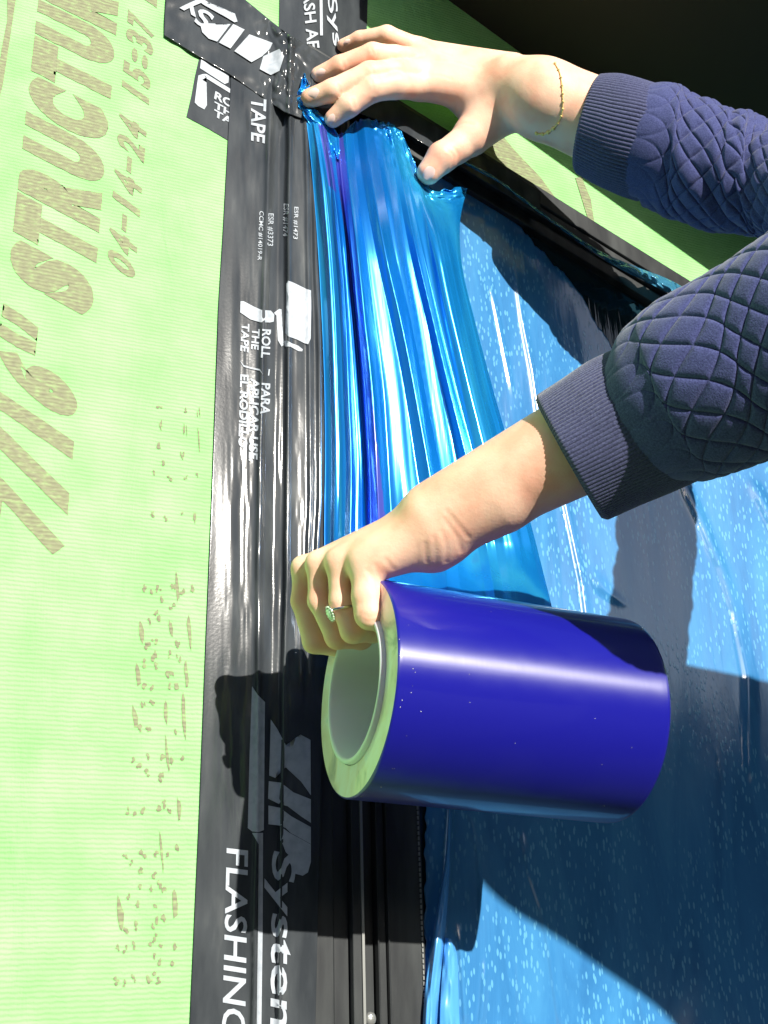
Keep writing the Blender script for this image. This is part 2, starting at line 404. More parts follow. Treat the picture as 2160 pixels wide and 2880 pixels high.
def put(name, bm, quad, hf, mat, parent, lift=.0009, jitter=0, nu=14, nv=8):
    """quad: base-start, base-end, top-start, top-end in photograph pixels"""
    bisect(bm, nu, nv)
    q = np.array(quad, float); V = []
    for v in bm.verts:
        a, b = v.co.x, v.co.y
        p = (q[0]*(1-a)+q[1]*a)*(1-b)+(q[2]*(1-a)+q[3]*a)*b
        if jitter and v.is_boundary: p = p+np.random.uniform(-jitter, jitter, 2)
        V.append(p)
    V = np.array(V); h = hf(V[:, 0], V[:, 1]); W_ = P(V[:, 0], V[:, 1], h+lift)
    for v, wp in zip(bm.verts, W_): v.co = wp
    me = bpy.data.meshes.new(name); bm.to_mesh(me); bm.free(); me.materials.append(mat)
    me.polygons.foreach_set('use_smooth', [True]*len(me.polygons))
    o = bpy.data.objects.new(name, me); COL.objects.link(o); o.parent = parent; return o
def lettering(s, quad, hf, mat, parent, offset=.02, name='lettering', **kw):
    bm = text_geo(s, offset); norm_bm(bm); return put(name, bm, quad, hf, mat, parent, **kw)
def polyprint(pp, hf, mat, parent, name='printed_mark', lift=.0009, jitter=0, sub=8):
    bm = bmesh.new(); a = np.array(pp, float); mn = a.min(0); mx = a.max(0)
    vs = [bm.verts.new(((p[0]-mn[0])/(mx[0]-mn[0]), (p[1]-mn[1])/(mx[1]-mn[1]), 0)) for p in a]
    bm.faces.new(vs); bmesh.ops.triangulate(bm, faces=bm.faces)
    return put(name, bm, [(mn[0], mn[1]), (mx[0], mn[1]), (mn[0], mx[1]), (mx[0], mx[1])], hf, mat, parent, lift=lift, nu=sub, nv=8, jitter=jitter)
r2p = lambda L: [(500+x*.5425, 1800+y*.5425) for x, y in L]
r4p = lambda L: [(550+x*.4522, 500+y*.4522) for x, y in L]
r1p = lambda L: [(400+x*.6028, y*.6028) for x, y in L]
# FLASHING, rotated clockwise: base at the left, tops to the right
lettering('FLASHING', r2p([(252, 1078), (228, 2040), (366, 1092), (350, 2062)]), jamb_h, MP, JT, .012)
lettering('TAPE', r4p([(-15, 0), (0, 0), (0, 0), (0, 0)]) if False else r1p([(508, 452), (508, 655), (580, 465), (572, 670)]), jamb_h, MP, JT, .02)
lettering('TAPE', r4p([(288, 903), (278, 1075), (335, 910), (330, 1088)]), jamb_h, MP, JT, .03)
lettering('THE', r4p([(352, 935), (345, 1065), (400, 942), (392, 1072)]), jamb_h, MP, JT, .03)
lettering('ROLL', r4p([(415, 940), (405, 1118), (470, 945), (462, 1125)]), jamb_h, MP, JT, .03)
lettering('EL RODILLO', r4p([(278, 1222), (265, 1672), (330, 1226), (322, 1685)]), jamb_h, MP, JT, .03)
lettering('APLICAR USE.', r4p([(342, 1245), (330, 1760), (398, 1250), (386, 1772)]), jamb_h, MP, JT, .03)
lettering('PARA', r4p([(412, 1275), (402, 1468), (465, 1280), (462, 1478)]), jamb_h, MP, JT, .03)
lettering('ESR #1473', r4p([(612, 180), (605, 378), (640, 182), (634, 384)]), jamb_h, MP, JT, .01)
lettering('ESR #1474', r4p([(545, 160), (542, 362), (580, 163), (572, 366)]), jamb_h, MP, JT, .01)
lettering('ESR #3373', r4p([(450, 220), (443, 420), (486, 223), (482, 426)]), jamb_h, MP, JT, .01)
lettering('CCMC #14019-R', r4p([(395, 205), (383, 512), (425, 210), (412, 516)]), jamb_h, MP, JT, .01)
polyprint(r4p([(575, 640), (600, 648), (650, 672), (690, 692), (718, 700), (720, 800), (716, 1000), (700, 1035), (680, 1030), (630, 1005), (575, 985), (558, 965), (562, 800), (564, 660)]), jamb_h, MP, JT, 'roller_mark')
polyprint(r4p([(280, 768), (300, 768), (360, 800), (410, 822), (468, 826), (490, 850), (486, 895), (460, 900), (400, 898), (340, 880), (290, 845), (278, 838)]), jamb_h, MP, JT, 'roller_mark')
polyprint(r4p([(488, 840), (520, 815), (535, 818), (535, 840), (518, 850), (528, 1000), (548, 1040), (535, 1050), (512, 1010), (503, 858)]), jamb_h, MP, JT, 'roller_mark')
polyprint(r4p([(550, 1015), (570, 1012), (600, 1030), (640, 1045), (668, 1068), (662, 1080), (640, 1078), (590, 1050), (555, 1048)]), jamb_h, MP, JT, 'roller_mark')
polyprint(r4p([(275, 1135), (300, 1165), (350, 1180), (400, 1190), (420, 1225), (400, 1200), (350, 1190), (298, 1175)]), jamb_h, MP, JT, 'divider_mark')
polyprint(r4p([(455, 1190), (463, 1190), (458, 1230), (450, 1230)]), jamb_h, MP, JT, 'divider_mark')
# the large logo
polyprint(r2p([(385, 240), (415, 285), (452, 322), (446, 985), (420, 996), (385, 992), (363, 975), (372, 600)]), jamb_h, MP, JT, 'logo_bar')
polyprint(r2p([(385, 1000), (442, 1000), (440, 1500), (432, 2100), (408, 2100), (416, 1500), (420, 1060)]), jamb_h, MP, JT, 'logo_bar')
polyprint(r2p([(482, 412), (515, 460), (560, 545), (620, 630), (640, 650), (636, 490), (688, 518), (690, 805), (640, 735), (560, 660), (520, 600), (508, 560), (505, 715), (474, 702), (478, 560)]), jamb_h, MP, JT, 'logo_letter')
polyprint(r2p([(472, 732), (535, 740), (600, 790), (690, 826), (690, 948), (640, 915), (570, 862), (520, 848), (468, 822)]), jamb_h, MP, JT, 'logo_letter')
polyprint(r2p([(470, 858), (530, 870), (590, 915), (690, 970), (690, 1058), (640, 1030), (585, 1000), (560, 975), (530, 962), (470, 955)]), jamb_h, MP, JT, 'logo_letter')
polyprint(r2p([(532, 966), (580, 1000), (640, 1032), (690, 1060), (690, 1150), (675, 1205), (648, 1222), (610, 1212), (592, 1180), (592, 1130), (560, 1100), (545, 1060), (532, 1040)]), jamb_h, MP, JT, 'logo_letter')
lettering('System', r2p([(452, 1078), (438, 2095), (610, 1120), (606, 2130)]), jamb_h, MP, JT, .014)
# faint ghost print on the shaded trough of the tape
for k, y in enumerate((470, 1060, 1200)):
    pass
# print on the slanting tape: reads upside down towards the upper left
hh = lambda x, y: head_h(x, y)+.0006
polyprint(r1p([(445, 232), (560, 40+110), (600, 215), (540, 275), (640, 235), (655, 260), (600, 345), (560, 330), (480, 262), (585, 190), (560, 180), (480, 285)]), hh, MP, HT, 'logo_letter') if False else None
polyprint(r1p([(430, 238), (500, 160), (560, 182), (608, 200), (596, 228), (560, 262), (510, 290)]), hh, MP, HT, 'logo_letter')
polyprint(r1p([(565, 262), (640, 228), (662, 262), (640, 330), (600, 350), (548, 322)]), hh, MP, HT, 'logo_letter')
polyprint(r1p([(358, 198), (425, 112), (478, 138), (412, 226)]), hh, MP, HT, 'logo_letter')
polyprint(r1p([(270, 110), (300, 108), (340, 135), (372, 140), (392, 122), (412, 112), (350, 194), (310, 180), (280, 150)]), hh, MP, HT, 'logo_letter')
lettering('Sy', r1p([(352, 52), (200, -35), (300, 138), (165, 60)]), hh, MP, HT, .02)
polyprint(r1p([(205, -60), (300, 5), (405, 70), (432, 62), (445, 100), (430, 104), (398, 84), (290, 24), (200, -40)]), hh, MP, HT, 'logo_bar')
# print on the stub
sth = lambda x, y: .0003+0*x
polyprint(r1p([(275, 275), (405, 345), (402, 385), (385, 392), (270, 318)]), sth, MP, ST, 'roller_mark')
polyprint(r1p([(262, 352), (285, 345), (300, 360), (280, 372), (300, 385), (302, 490), (290, 510), (262, 495), (245, 478), (255, 400)]), sth, MP, ST, 'roller_mark')
polyprint(r1p([(285, 345), (300, 345), (412, 415), (412, 435), (300, 366)]), sth, MP, ST, 'roller_mark')
lettering('ROLL', r1p([(335, 460), (490, 545), (342, 424), (497, 509)]), sth, MP, ST, .03)
lettering('THE', r1p([(335, 502), (455, 568), (338, 472), (460, 538)]), sth, MP, ST, .03)
lettering('TAPE', r1p([(333, 540), (485, 622), (337, 508), (490, 590)]), sth, MP, ST, .03)
uh = lambda x, y: .0016+0*x
lettering('FLASH AF', r1p([(742, -110), (770, 228), (790, -120), (828, 222)]), uh, MP, UT, .018)
polyprint(r1p([(826, -120), (840, -120), (843, 165), (830, 165)]), uh, MP, UT, 'logo_bar')
lettering('Sys', r1p([(850, -10), (880, 215), (905, -20), (935, 210)]), uh, MP, UT, .012)

# ------------------------------------------------------------------ brown stamped print on the sheathing
fl = lambda x, y: 0*x
r3p = lambda L: [(x*.4522, y*.4522) for x, y in L]
def stamp(chars, b0, b1, t0, t1, fill=.86, offset=.035, jit=2.2, name='stamped_letter', pw=1.0, ts=None):
    b0, b1, t0, t1 = map(np.array, (b0, b1, t0, t1)); n = len(chars)
    for i, ch in enumerate(chars):
        if ch == ' ': continue
        a0 = (i+(1-fill)/2)/n; a1 = (i+1-(1-fill)/2)/n
        a0, a1 = a0*(1+.16*(1-a0)), a1*(1+.16*(1-a1))
        lo, hi = 0, 1
        if ch == '-': lo, hi = .42, .6
        if ch == '"': lo, hi = .55, 1.
        if ch == ':': lo, hi = .15, .75
        L = lambda p, q, a: p+(q-p)*a
        B0, B1, T0, T1 = L(b0, b1, a0), L(b0, b1, a1), L(t0, t1, a0), L(t0, t1, a1)
        q = [L(B0, T0, lo), L(B1, T1, lo), L(B0, T0, hi), L(B1, T1, hi)]
        if ch == '1': q = [L(q[0], q[1], .25), L(q[0], q[1], .7), L(q[2], q[3], .25), L(q[2], q[3], .7)]
        bm = text_geo(ch, offset, 6); norm_bm(bm)
        put(name, bm, q, fl, MI, LP, lift=.0004, jitter=jit, nu=12, nv=12)
stamp('STRUCTURAL', (258, 905), (352, -190), (22, 775), (140, -290), offset=.088, jit=.8, fill=.95)
stamp('7/16"', (178, 1590), (232, 985), (-75, 1400), (10, 850), offset=.088, jit=.8, fill=.95)
stamp('04-14-24 15:37 BC', (378, 800), (448, -60), (300, 740), (372, -110), offset=.045, jit=.7, fill=.8)
flat_poly('stamped_line', r3p([(45, -40), (105, -40), (75, 160), (50, 330), (20, 520), (-10, 640), (-40, 640), (10, 300), (45, 120)]), .0006, MI, LP, .0002)
# mottled code marks: three broken columns of ink
rs = np.random.RandomState(5)
def blob(cx_, cy_, w_, h_, lst):
    n = 9; a = np.linspace(0, 2*math.pi, n, endpoint=False); k = rs.uniform(.6, 1.15, n)
    lst.append([(cx_+w_*k[i]*math.cos(a[i])+.06*h_*math.sin(a[i]), cy_+h_*k[i]*math.sin(a[i])) for i in range(n)])
bl = []
r4q = lambda x, y: (x*.6239, 1500+y*.6239)
bars = [(800, 240, 7, 70), (855, 440, 9, 85), (637, 440, 11, 60), (770, 430, 7, 45), (842, 635, 9, 55), (623, 630, 9, 60), (830, 820, 8, 95), (608, 830, 10, 62), (748, 810, 8, 50), (755, 1000, 7, 90), (808, 1240, 8, 55), (728, 1430, 6, 95), (787, 1670, 10, 65), (543, 1710, 11, 75)]
for x, y, w_, h_ in bars:
    X_, Y_ = r4q(x, y); blob(X_, Y_, w_*.85, h_*.68, bl)
for x, y in [(655, 245), (680, 265), (715, 245), (722, 300), (780, 250), (820, 262), (862, 245), (775, 325), (705, 360), (715, 380), (672, 390), (665, 500), (697, 485), (805, 500), (765, 548), (805, 566), (700, 550), (655, 585), (690, 560), (700, 600), (755, 630), (775, 632), (648, 690), (688, 695), (760, 690), (797, 680), (645, 770), (688, 762), (665, 875), (633, 885), (785, 890), (597, 1025), (625, 1045), (663, 1008), (667, 1085), (733, 1015), (775, 1025), (820, 1012), (728, 1100), (575, 1250), (605, 1270), (650, 1245), (715, 1240), (740, 1220), (762, 1252), (563, 1460), (597, 1480), (645, 1450), (636, 1515), (705, 1445), (750, 1450), (800, 1425), (698, 1540), (627, 1600), (582, 1640), (627, 1670), (690, 1600), (715, 1585), (740, 1610), (695, 1690), (612, 1770), (572, 1790), (688, 1770), (708, 1745), (733, 1740), (605, 1855), (533, 1870), (567, 1875), (685, 1845), (705, 1820), (728, 1850), (780, 1855), (700, 1905), (722, 1935), (775, 1945), (600, 2005), (522, 2020), (557, 2030), (672, 2005), (692, 1980), (718, 2015)]:
    for k in range(3):
        X_, Y_ = r4q(x+rs.uniform(-9, 9), y+rs.uniform(-14, 14)); blob(X_, Y_, rs.uniform(3, 7), rs.uniform(4, 10), bl)
r9 = lambda X_, Y_: (X_*1.302, Y_*1.302)
for x, y, w_, h_ in [(432, 950, 3, 48), (345, 920, 6, 12), (400, 930, 4, 20), (345, 880, 8, 6), (398, 885, 7, 6), (430, 890, 4, 14), (340, 965, 10, 7), (395, 985, 6, 16), (330, 1025, 5, 9), (365, 1030, 8, 7), (402, 1030, 5, 6), (425, 1028, 4, 8), (330, 1110, 9, 5), (360, 1120, 7, 7), (395, 1112, 5, 5), (422, 1115, 5, 20), (352, 1000, 8, 5)]:
    for k in range(3):
        X_, Y_ = r9(x+rs.uniform(-4, 4), y+rs.uniform(-6, 6)); blob(X_, Y_, w_*rs.uniform(.4, .8), h_*rs.uniform(.5, 1), bl)
V = []; F = []
for b in bl:
    k = len(V); V += [tuple(p) for p in pts_poly(b, .0005+.00002*(len(F) % 7))]; F.append(tuple(range(k, k+len(b))))
o = mesh_obj('ink_marks', V, F, MI, LP, smooth=False); tag(o, 'broken columns of small brown ink marks', kind='stuff')

# clear grey flaps over the green strip
fp = [(1340, 430), (1402, 368), (1450, 425), (1522, 500), (1594, 600), (1640, 648), (1520, 566), (1420, 492)]
o = flat_poly('stamped_letter', fp, .0006, MI, UP, .0002)
o = flat_poly('stamped_letter', [(1618, 500), (1636, 498), (1662, 560), (1674, 640), (1652, 610)], .0006, MI, UP, .0002)

# ------------------------------------------------------------------ applied film on the glass
ridges = [([(1270, 2150), (1268, 2290), (1259, 2440), (1243, 2603), (1221, 2722), (1200, 2900)], 9, .005),
          ([(1290, 2600), (1300, 2720), (1310, 2900)], 8, .004), ([(1319, 2288), (1340, 2380), (1350, 2480), (1352, 2600)], 3, .0012),
          ([(1467, 2341), (1491, 2462), (1522, 2552), (1546, 2679), (1576, 2900)], 6, .0018), ([(1365, 2700), (1360, 2800), (1350, 2900)], 7, .003),
          ([(1793, 2715), (1802, 2800), (1811, 2900)], 6, .0015), ([(1455, 2700), (1460, 2900)], 4, .0014),
          ([(1919, 1347), (1975, 1470), (2028, 1595), (2070, 1720), (2105, 1900), (2110, 2200)], 16, .004),
          ([(2112, 1347), (2160, 1440), (2220, 1560)], 20, .004), ([(1660, 1600), (1700, 1660), (1750, 1700)], 20, .003),
          ([(1545, 1200), (1600, 1450), (1640, 1640), (1660, 1800)], 10, .003), ([(2015, 2110), (2040, 2250), (2055, 2400)], 2.5, .001),
          ([(1450, 760), (1470, 900), (1500, 1050), (1520, 1200)], 8, .002), ([(1380, 800), (1410, 950), (1440, 1100)], 5, .0016)]
def applied_h(px, py):
    h = -.007+.0004*vnoise2(px/60, py/200, 31)+.0010*vnoise2(px/130, py/420, 32)
    for pl, w_, a in ridges:
        pl = sorted(pl, key=lambda p: p[1]); ys = [p[1] for p in pl]; xc = np.interp(py, ys, [p[0] for p in pl])
        m = sstep(ys[0]-20, ys[0]+60, py)*(1-sstep(ys[-1]-50, ys[-1]+20, py))
        h = h+.55*a*m*np.exp(-((px-xc)/w_)**2)
    return h
top = [(1150, 440), (1225, 480), (1280, 522), (1330, 545), (1372, 565), (1420, 603), (1462, 640), (1505, 690), (1540, 722), (1575, 760), (1600, 785), (1630, 822), (1660, 880), (1690, 930), (1720, 970), (1760, 1010), (1900, 1110), (2500, 1500)]
nx, ny = 300, 420
tx = np.linspace(0, 1, nx)[:, None]*np.ones((1, ny)); ty = np.linspace(0, 1, ny)[None, :]*np.ones((nx, 1))
xl = 1196.0; xx = xl+(2400-xl)*tx
y0 = hline(top, xx)+4*vnoise(xx/9, 41)+5*vnoise(xx/25, 42)
yy = y0+(3050-y0)*ty
xx = xx+(1-tx)**30*(5*vnoise(yy/25, 44)+3*vnoise(yy/9, 45)*sstep(2550, 2800, yy))
o = grid_obj('applied_film', P(xx, yy, applied_h(xx, yy)), MFA, thick=.0003)
tag(o, 'blue protective film stuck to the window glass with bubbles and wrinkles', 'protective film')

# film rolled along the slanting head
nx, ny = 220, 26
tx = np.linspace(0, 1, nx)[:, None]*np.ones((1, ny)); ty = np.linspace(0, 1, ny)[None, :]*np.ones((nx, 1))
cl = [(1300, 452), (1400, 508), (1500, 583), (1600, 655), (1700, 722), (1800, 770), (1900, 815), (1990, 880), (2060, 960)]
cp = interp(cl, tx); wd = 11+34*sstep(.3, .95, tx)
xx = cp[..., 0]+(ty-.5)*wd*.45; yy = cp[..., 1]+(ty-.5)*wd*1.3
hh_ = .016+.005*np.sin(ty*math.pi)+.003*vnoise2(tx*60, ty*4, 51)+.0025*vnoise2(tx*25+ty*3, ty*2, 52)
o = grid_obj('film_edge', P(xx, yy, hh_), film('film_edge_mat', (.08, .33, .5), rough=.15, transp=.4, tint=(.4, .75, .9), metal=.2).m, thick=.0002)
tag(o, 'crumpled blue film edge gathered along the slanting window head', 'protective film')

# ------------------------------------------------------------------ loose film hanging between hand and roll
cols = [[(852, 268), (872, 430), (890, 640), (903, 860), (912, 1080), (914, 1300), (912, 1520), (915, 1760)],
        [(900, 345), (925, 480), (950, 680), (966, 880), (975, 1080), (985, 1300), (985, 1520), (990, 1760)],
        [(955, 378), (968, 520), (990, 700), (1010, 900), (1030, 1090), (1045, 1300), (1055, 1520), (1065, 1760)],
        [(1012, 338), (1030, 520), (1060, 720), (1090, 900), (1120, 1090), (1140, 1300), (1160, 1520), (1175, 1760)],
        [(1075, 345), (1105, 520), (1135, 720), (1170, 900), (1200, 1090), (1235, 1300), (1265, 1520), (1290, 1760)],
        [(1128, 370), (1165, 540), (1200, 720), (1235, 900), (1275, 1090), (1320, 1300), (1360, 1520), (1390, 1760)],
        [(1200, 520), (1225, 610), (1255, 740), (1290, 900), (1335, 1090), (1390, 1300), (1440, 1520), (1480, 1770)],
        [(1315, 528), (1294, 625), (1300, 750), (1335, 900), (1385, 1090), (1445, 1300), (1505, 1520), (1570, 1780)]]
CC = np.array(cols, float)                       # column, row, xy
nu, nv = 320, 300
rows = np.stack([interp(CC[k], np.linspace(0, 1, nv)) for k in range(len(cols))])   # col, nv, 2
G = interp(rows.reshape(len(cols), -1), np.linspace(0, 1, nu)).reshape(nu, nv, 2)
s = np.linspace(0, 1, nu)[:, None]*np.ones((1, nv)); t = np.linspace(0, 1, nv)[None, :]*np.ones((nu, 1))
off = .012+.012*sstep(0, .2, t)+.030*s*sstep(.05, .3, t)+.06*sstep(.86, 1, t)
pl = 0
for k, (f_, a_, sd) in enumerate([(5, .006, 1), (11, .0022, 2), (26, .0008, 3), (60, .0002, 4)]):
    pl = pl+a_*vnoise(s*f_+.5*vnoise(t*3+k, 9)+.25*t*k, sd+60)
def fold(s0, s1, wdt, amp):                 # one long sharp crease from top to bottom
    c = s0+(s1-s0)*t; d_ = np.abs(s-c); return amp*np.maximum(0, 1-d_/wdt)**1.0
pl = pl+fold(.33, .30, .05, .008)+fold(.17, .14, .03, .007)+fold(.45, .55, .05, .006)*(t > 0)+fold(.25, .24, .02, -.006)+fold(.62, .74, .04, .005)+fold(.08, .06, .02, .005)
crum = (1-sstep(.0, .14, t))*(.004*vnoise2(s*50, t*90, 71)+.003*vnoise2(s*24, t*50, 72))*sstep(.45, .6, s)
pl = pl*(.55+.7*sstep(0, .3, t))*(1-.45*sstep(.7, 1, t))
off = np.maximum(off+pl+crum*.5, .0105); off = .0105+(off-.0105)*sstep(0, .14, s)
top_j = (1-sstep(0, .02, t))*6*vnoise(s*60, 77)
o = grid_obj('hanging_film', P(G[..., 0], G[..., 1]+top_j, off), MFC, thick=.0002)
tag(o, 'loose pleated shiny blue film stretched from the upper hand down to the roll', 'protective film')
o.data.materials.append(MFV)  # bands of violet sheen painted along the folds
fm = o.data.polygons; q = nv-1
mi_ = []
for idx in range(len(fm)):
    i, j = divmod(idx, q); ss = i/(nu-1); t_ = j/q
    v_ = (abs(ss-(.27+.02*t_)) < .035+.01*math.sin(t_*9)) or (ss > .12 and ss < .19 and t_ < .18)
    mi_.append(1 if v_ else 0)
fm.foreach_set('material_index', mi_)
# small torn tip of film above the middle fingertip
nx, ny = 40, 60
tx = np.linspace(0, 1, nx)[:, None]*np.ones((1, ny)); ty = np.linspace(0, 1, ny)[None, :]*np.ones((nx, 1))
lft = interp([(855, 205), (846, 235), (838, 265), (842, 300), (858, 330), (890, 380), (925, 440)], ty); rgt = interp([(858, 207), (866, 232), (872, 265), (880, 300), (905, 322), (950, 375), (957, 450)], ty)
xy = lft*(1-tx[..., None])+rgt*tx[..., None]+.0
o = grid_obj('torn_film_tip', P(xy[..., 0]+3*vnoise(ty*20, 3), xy[..., 1], .013+.004*vnoise2(tx*6, ty*14, 81)+.0*tx), MFC, thick=.0002)
tag(o, 'small torn tip of blue film under the fingertips at the tape corner', 'film scrap')

# loose strip of film standing off the frame at the bottom
def ribbon(name, Lp, Rp, o_, amp, mat, label, nx=30, ny=160, seed=0):
    tx = np.linspace(0, 1, nx)[:, None]*np.ones((1, ny)); ty = np.linspace(0, 1, ny)[None, :]*np.ones((nx, 1))
    q = interp(Lp, ty)*(1-tx[..., None])+interp(Rp, ty)*tx[..., None]
    ob = grid_obj(name, P(q[..., 0], q[..., 1], o_+amp*np.sin(tx*math.pi)+.3*amp*vnoise2(tx*5, ty*8, seed)), mat, thick=.0002)
    tag(ob, label, 'protective film'); return ob
MFL = film('pale_blue_film', (.10, .40, .85), rough=.25, transp=.15, tint=(.3, .6, .95), metal=0).m
ribbon('film_strip', [(1262, 2270), (1252, 2420), (1232, 2540), (1212, 2660), (1196, 2780), (1188, 2900), (1185, 3000)], [(1268, 2270), (1266, 2420), (1258, 2560), (1246, 2680), (1236, 2780), (1228, 2900), (1225, 3000)], .003, .007, MFL, 'narrow pale blue film strip standing off the black frame at the bottom', seed=91)
ribbon('film_strip', [(1252, 2636), (1246, 2700), (1240, 2780), (1236, 2900), (1235, 3000)], [(1272, 2642), (1286, 2690), (1290, 2780), (1294, 2900), (1296, 3000)], .001, .004, MFL, 'wider round-topped pale blue film lobe beside the narrow strip at the bottom', seed=92)

# ------------------------------------------------------------------ the roll
th = math.radians(19.3); phi = math.radians(10.4)
axc = np.array([math.cos(th)*math.cos(phi), -math.cos(th)*math.sin(phi), math.sin(th)])
c0 = c2w(ray(1003, 1931)*.718); c1 = c2w(ray(1003, 1931)*.718+axc*.180)
axw = Vector(c1-c0).normalized()
e1_ = axw.cross(Vector((0, 1, .01))).normalized(); e2_ = axw.cross(e1_)
RR = .0693; RC = .0487; RI = .0446; LR = .187
def lathe(name, prof, mat, parent, n=160, smooth=True):
    A = np.linspace(0, 2*math.pi, n, endpoint=False); pts = np.zeros((len(prof), n, 3))
    for i, (x_, r0) in enumerate(prof):
        for j, a in enumerate(A):
            pts[i, j] = Vector(c0)+axw*x_+(e1_*math.cos(a)+e2_*math.sin(a))*r0
    o = grid_obj(name, pts, mat, parent, wrap=True)
    ctr = Vector(c0)+axw*(LR/2)
    for v in o.data.vertices: v.co -= ctr
    o.location = ctr
    return o
roll = empty('film_roll'); tag(roll, 'large roll of violet-blue protective film held by the lower hand', 'film roll')
lathe('film_winding', [(.0, RR-.0012), (.0006, RR-.0002), (.0015, RR)]+[(x, RR) for x in np.linspace(.003, LR-.003, 40)]+[(LR-.0008, RR-.0003), (LR, RR-.0015)], MR, roll)
lathe('film_end', [(0.0004, RC+.0002), (0.0, RC+.004), (0, RC+.01), (0, RR-.0012)], MRE, roll)
lathe('film_end', [(LR, RR-.0015), (LR-.0001, RC)], MRE, roll)
lathe('core', [(LR+.002, RI), (-.0008, RI), (-.0024, RI+.0006), (-.0028, RI+.0018), (-.0022, RC-.0006), (.002, RC), (LR, RC)], MCO, roll)
# dust specks on the winding
V = []; F = []
for k in range(70):
    a = random.uniform(0, 2*math.pi); x_ = random.choice([random.uniform(0, LR), random.uniform(0, .012)]); sz = random.uniform(.0002, .00045)
    p = Vector(c0)+axw*x_+(e1_*math.cos(a)+e2_*math.sin(a))*(RR+.0001); n0 = (e1_*math.cos(a)+e2_*math.sin(a)); t0 = axw; t1 = n0.cross(axw)
    b = len(V)
    V += [p+t0*sz, p+t1*sz, p-t0*sz, p-t1*sz, p+n0*sz]; F += [(b, b+1, b+4), (b+1, b+2, b+4), (b+2, b+3, b+4), (b+3, b, b+4)]
o = mesh_obj('dust_specks', V, F, MEDGE, roll); tag(o, kind='stuff')

# ------------------------------------------------------------------ hands and forearms (signed distance field, surface nets)
def smin(a, b, k):
    h = np.clip(.5+.5*(b-a)/k, 0, 1); return b*(1-h)+a*h-k*h*(1-h)
class Field:
    def __init__(s, lo, hi, h):
        s.lo = np.array(lo); s.h = h; s.n = np.ceil((np.array(hi)-s.lo)/h).astype(int)+1
        s.F = np.full(s.n, .05, np.float32)
    def box(s, a, b, m):
        lo = np.maximum(((np.minimum(a, b)-m-s.lo)/s.h).astype(int), 0); hi = np.minimum(((np.maximum(a, b)+m-s.lo)/s.h).astype(int)+2, s.n)
        return tuple(slice(l, h_) for l, h_ in zip(lo, hi))
    def coords(s, sl_):
        return np.meshgrid(*[(np.arange(q.start, q.stop)*s.h+s.lo[i]).astype(np.float32) for i, q in enumerate(sl_)], indexing='ij')
    def caps(s, F, a, b, ra, rb, k):
        a = np.array(a); b = np.array(b); m = max(ra, rb)+k+.004
        sl_ = s.box(a, b, m); X_, Y_, Z_ = s.coords(sl_); d = b-a; L2 = max(d@d, 1e-12)
        t_ = np.clip(((X_-a[0])*d[0]+(Y_-a[1])*d[1]+(Z_-a[2])*d[2])/L2, 0, 1)
        dist = np.sqrt((X_-a[0]-t_*d[0])**2+(Y_-a[1]-t_*d[1])**2+(Z_-a[2]-t_*d[2])**2)-(ra+(rb-ra)*t_)
        F[sl_] = smin(F[sl_], dist, k)
    def mesh(s, F):
        ins = F < 0
        c = np.zeros(tuple(np.array(F.shape)-1), np.int8)
        for dx in (0, 1):
            for dy in (0, 1):
                for dz in (0, 1): c += ins[dx:F.shape[0]-1+dx, dy:F.shape[1]-1+dy, dz:F.shape[2]-1+dz]
        cell = np.argwhere((c > 0) & (c < 8)); ids = -np.ones(c.shape, int); ids[tuple(cell.T)] = np.arange(len(cell))
        acc = np.zeros((len(cell), 3)); cnt = np.zeros(len(cell))
        cor = [(i, j, k) for i in (0, 1) for j in (0, 1) for k in (0, 1)]
        for a in cor:
            for ax_ in range(3):
                if a[ax_]: continue
                b = list(a); b[ax_] = 1
                fa_ = F[tuple((cell+a).T)]; fb = F[tuple((cell+b).T)]; m = (fa_ < 0) != (fb < 0)
                t_ = np.where(m, fa_/np.where(m, fa_-fb, 1), 0); p = np.tile(np.array(a, float), (len(cell), 1)); p[:, ax_] = t_
                acc[m] += p[m]; cnt[m] += 1
        V_ = (cell+acc/cnt[:, None])*s.h+s.lo; Q = []
        for ax_ in range(3):
            sl0 = [slice(None)]*3; sl1 = [slice(None)]*3; sl0[ax_] = slice(0, -1); sl1[ax_] = slice(1, None)
            e = np.argwhere(ins[tuple(sl0)] != ins[tuple(sl1)]); o1, o2 = [q for q in range(3) if q != ax_]
            e = e[(e[:, o1] > 0) & (e[:, o2] > 0) & (e[:, o1] < F.shape[o1]-1) & (e[:, o2] < F.shape[o2]-1)]
            def idx(d1, d2):
                g_ = e.copy(); g_[:, o1] -= d1; g_[:, o2] -= d2; return ids[tuple(g_.T)]
            q = np.stack([idx(0, 0), idx(1, 0), idx(1, 1), idx(0, 1)], 1); fl_ = ins[tuple(e.T)]
            if ax_ == 1: fl_ = ~fl_
            q[~fl_] = q[~fl_][:, ::-1]; Q.append(q)
        Q = np.concatenate(Q); Q = Q[(Q >= 0).all(1)]
        return V_, Q
def J(px, py, z, rpx): return C(px, py, z), rpx*z/FPX
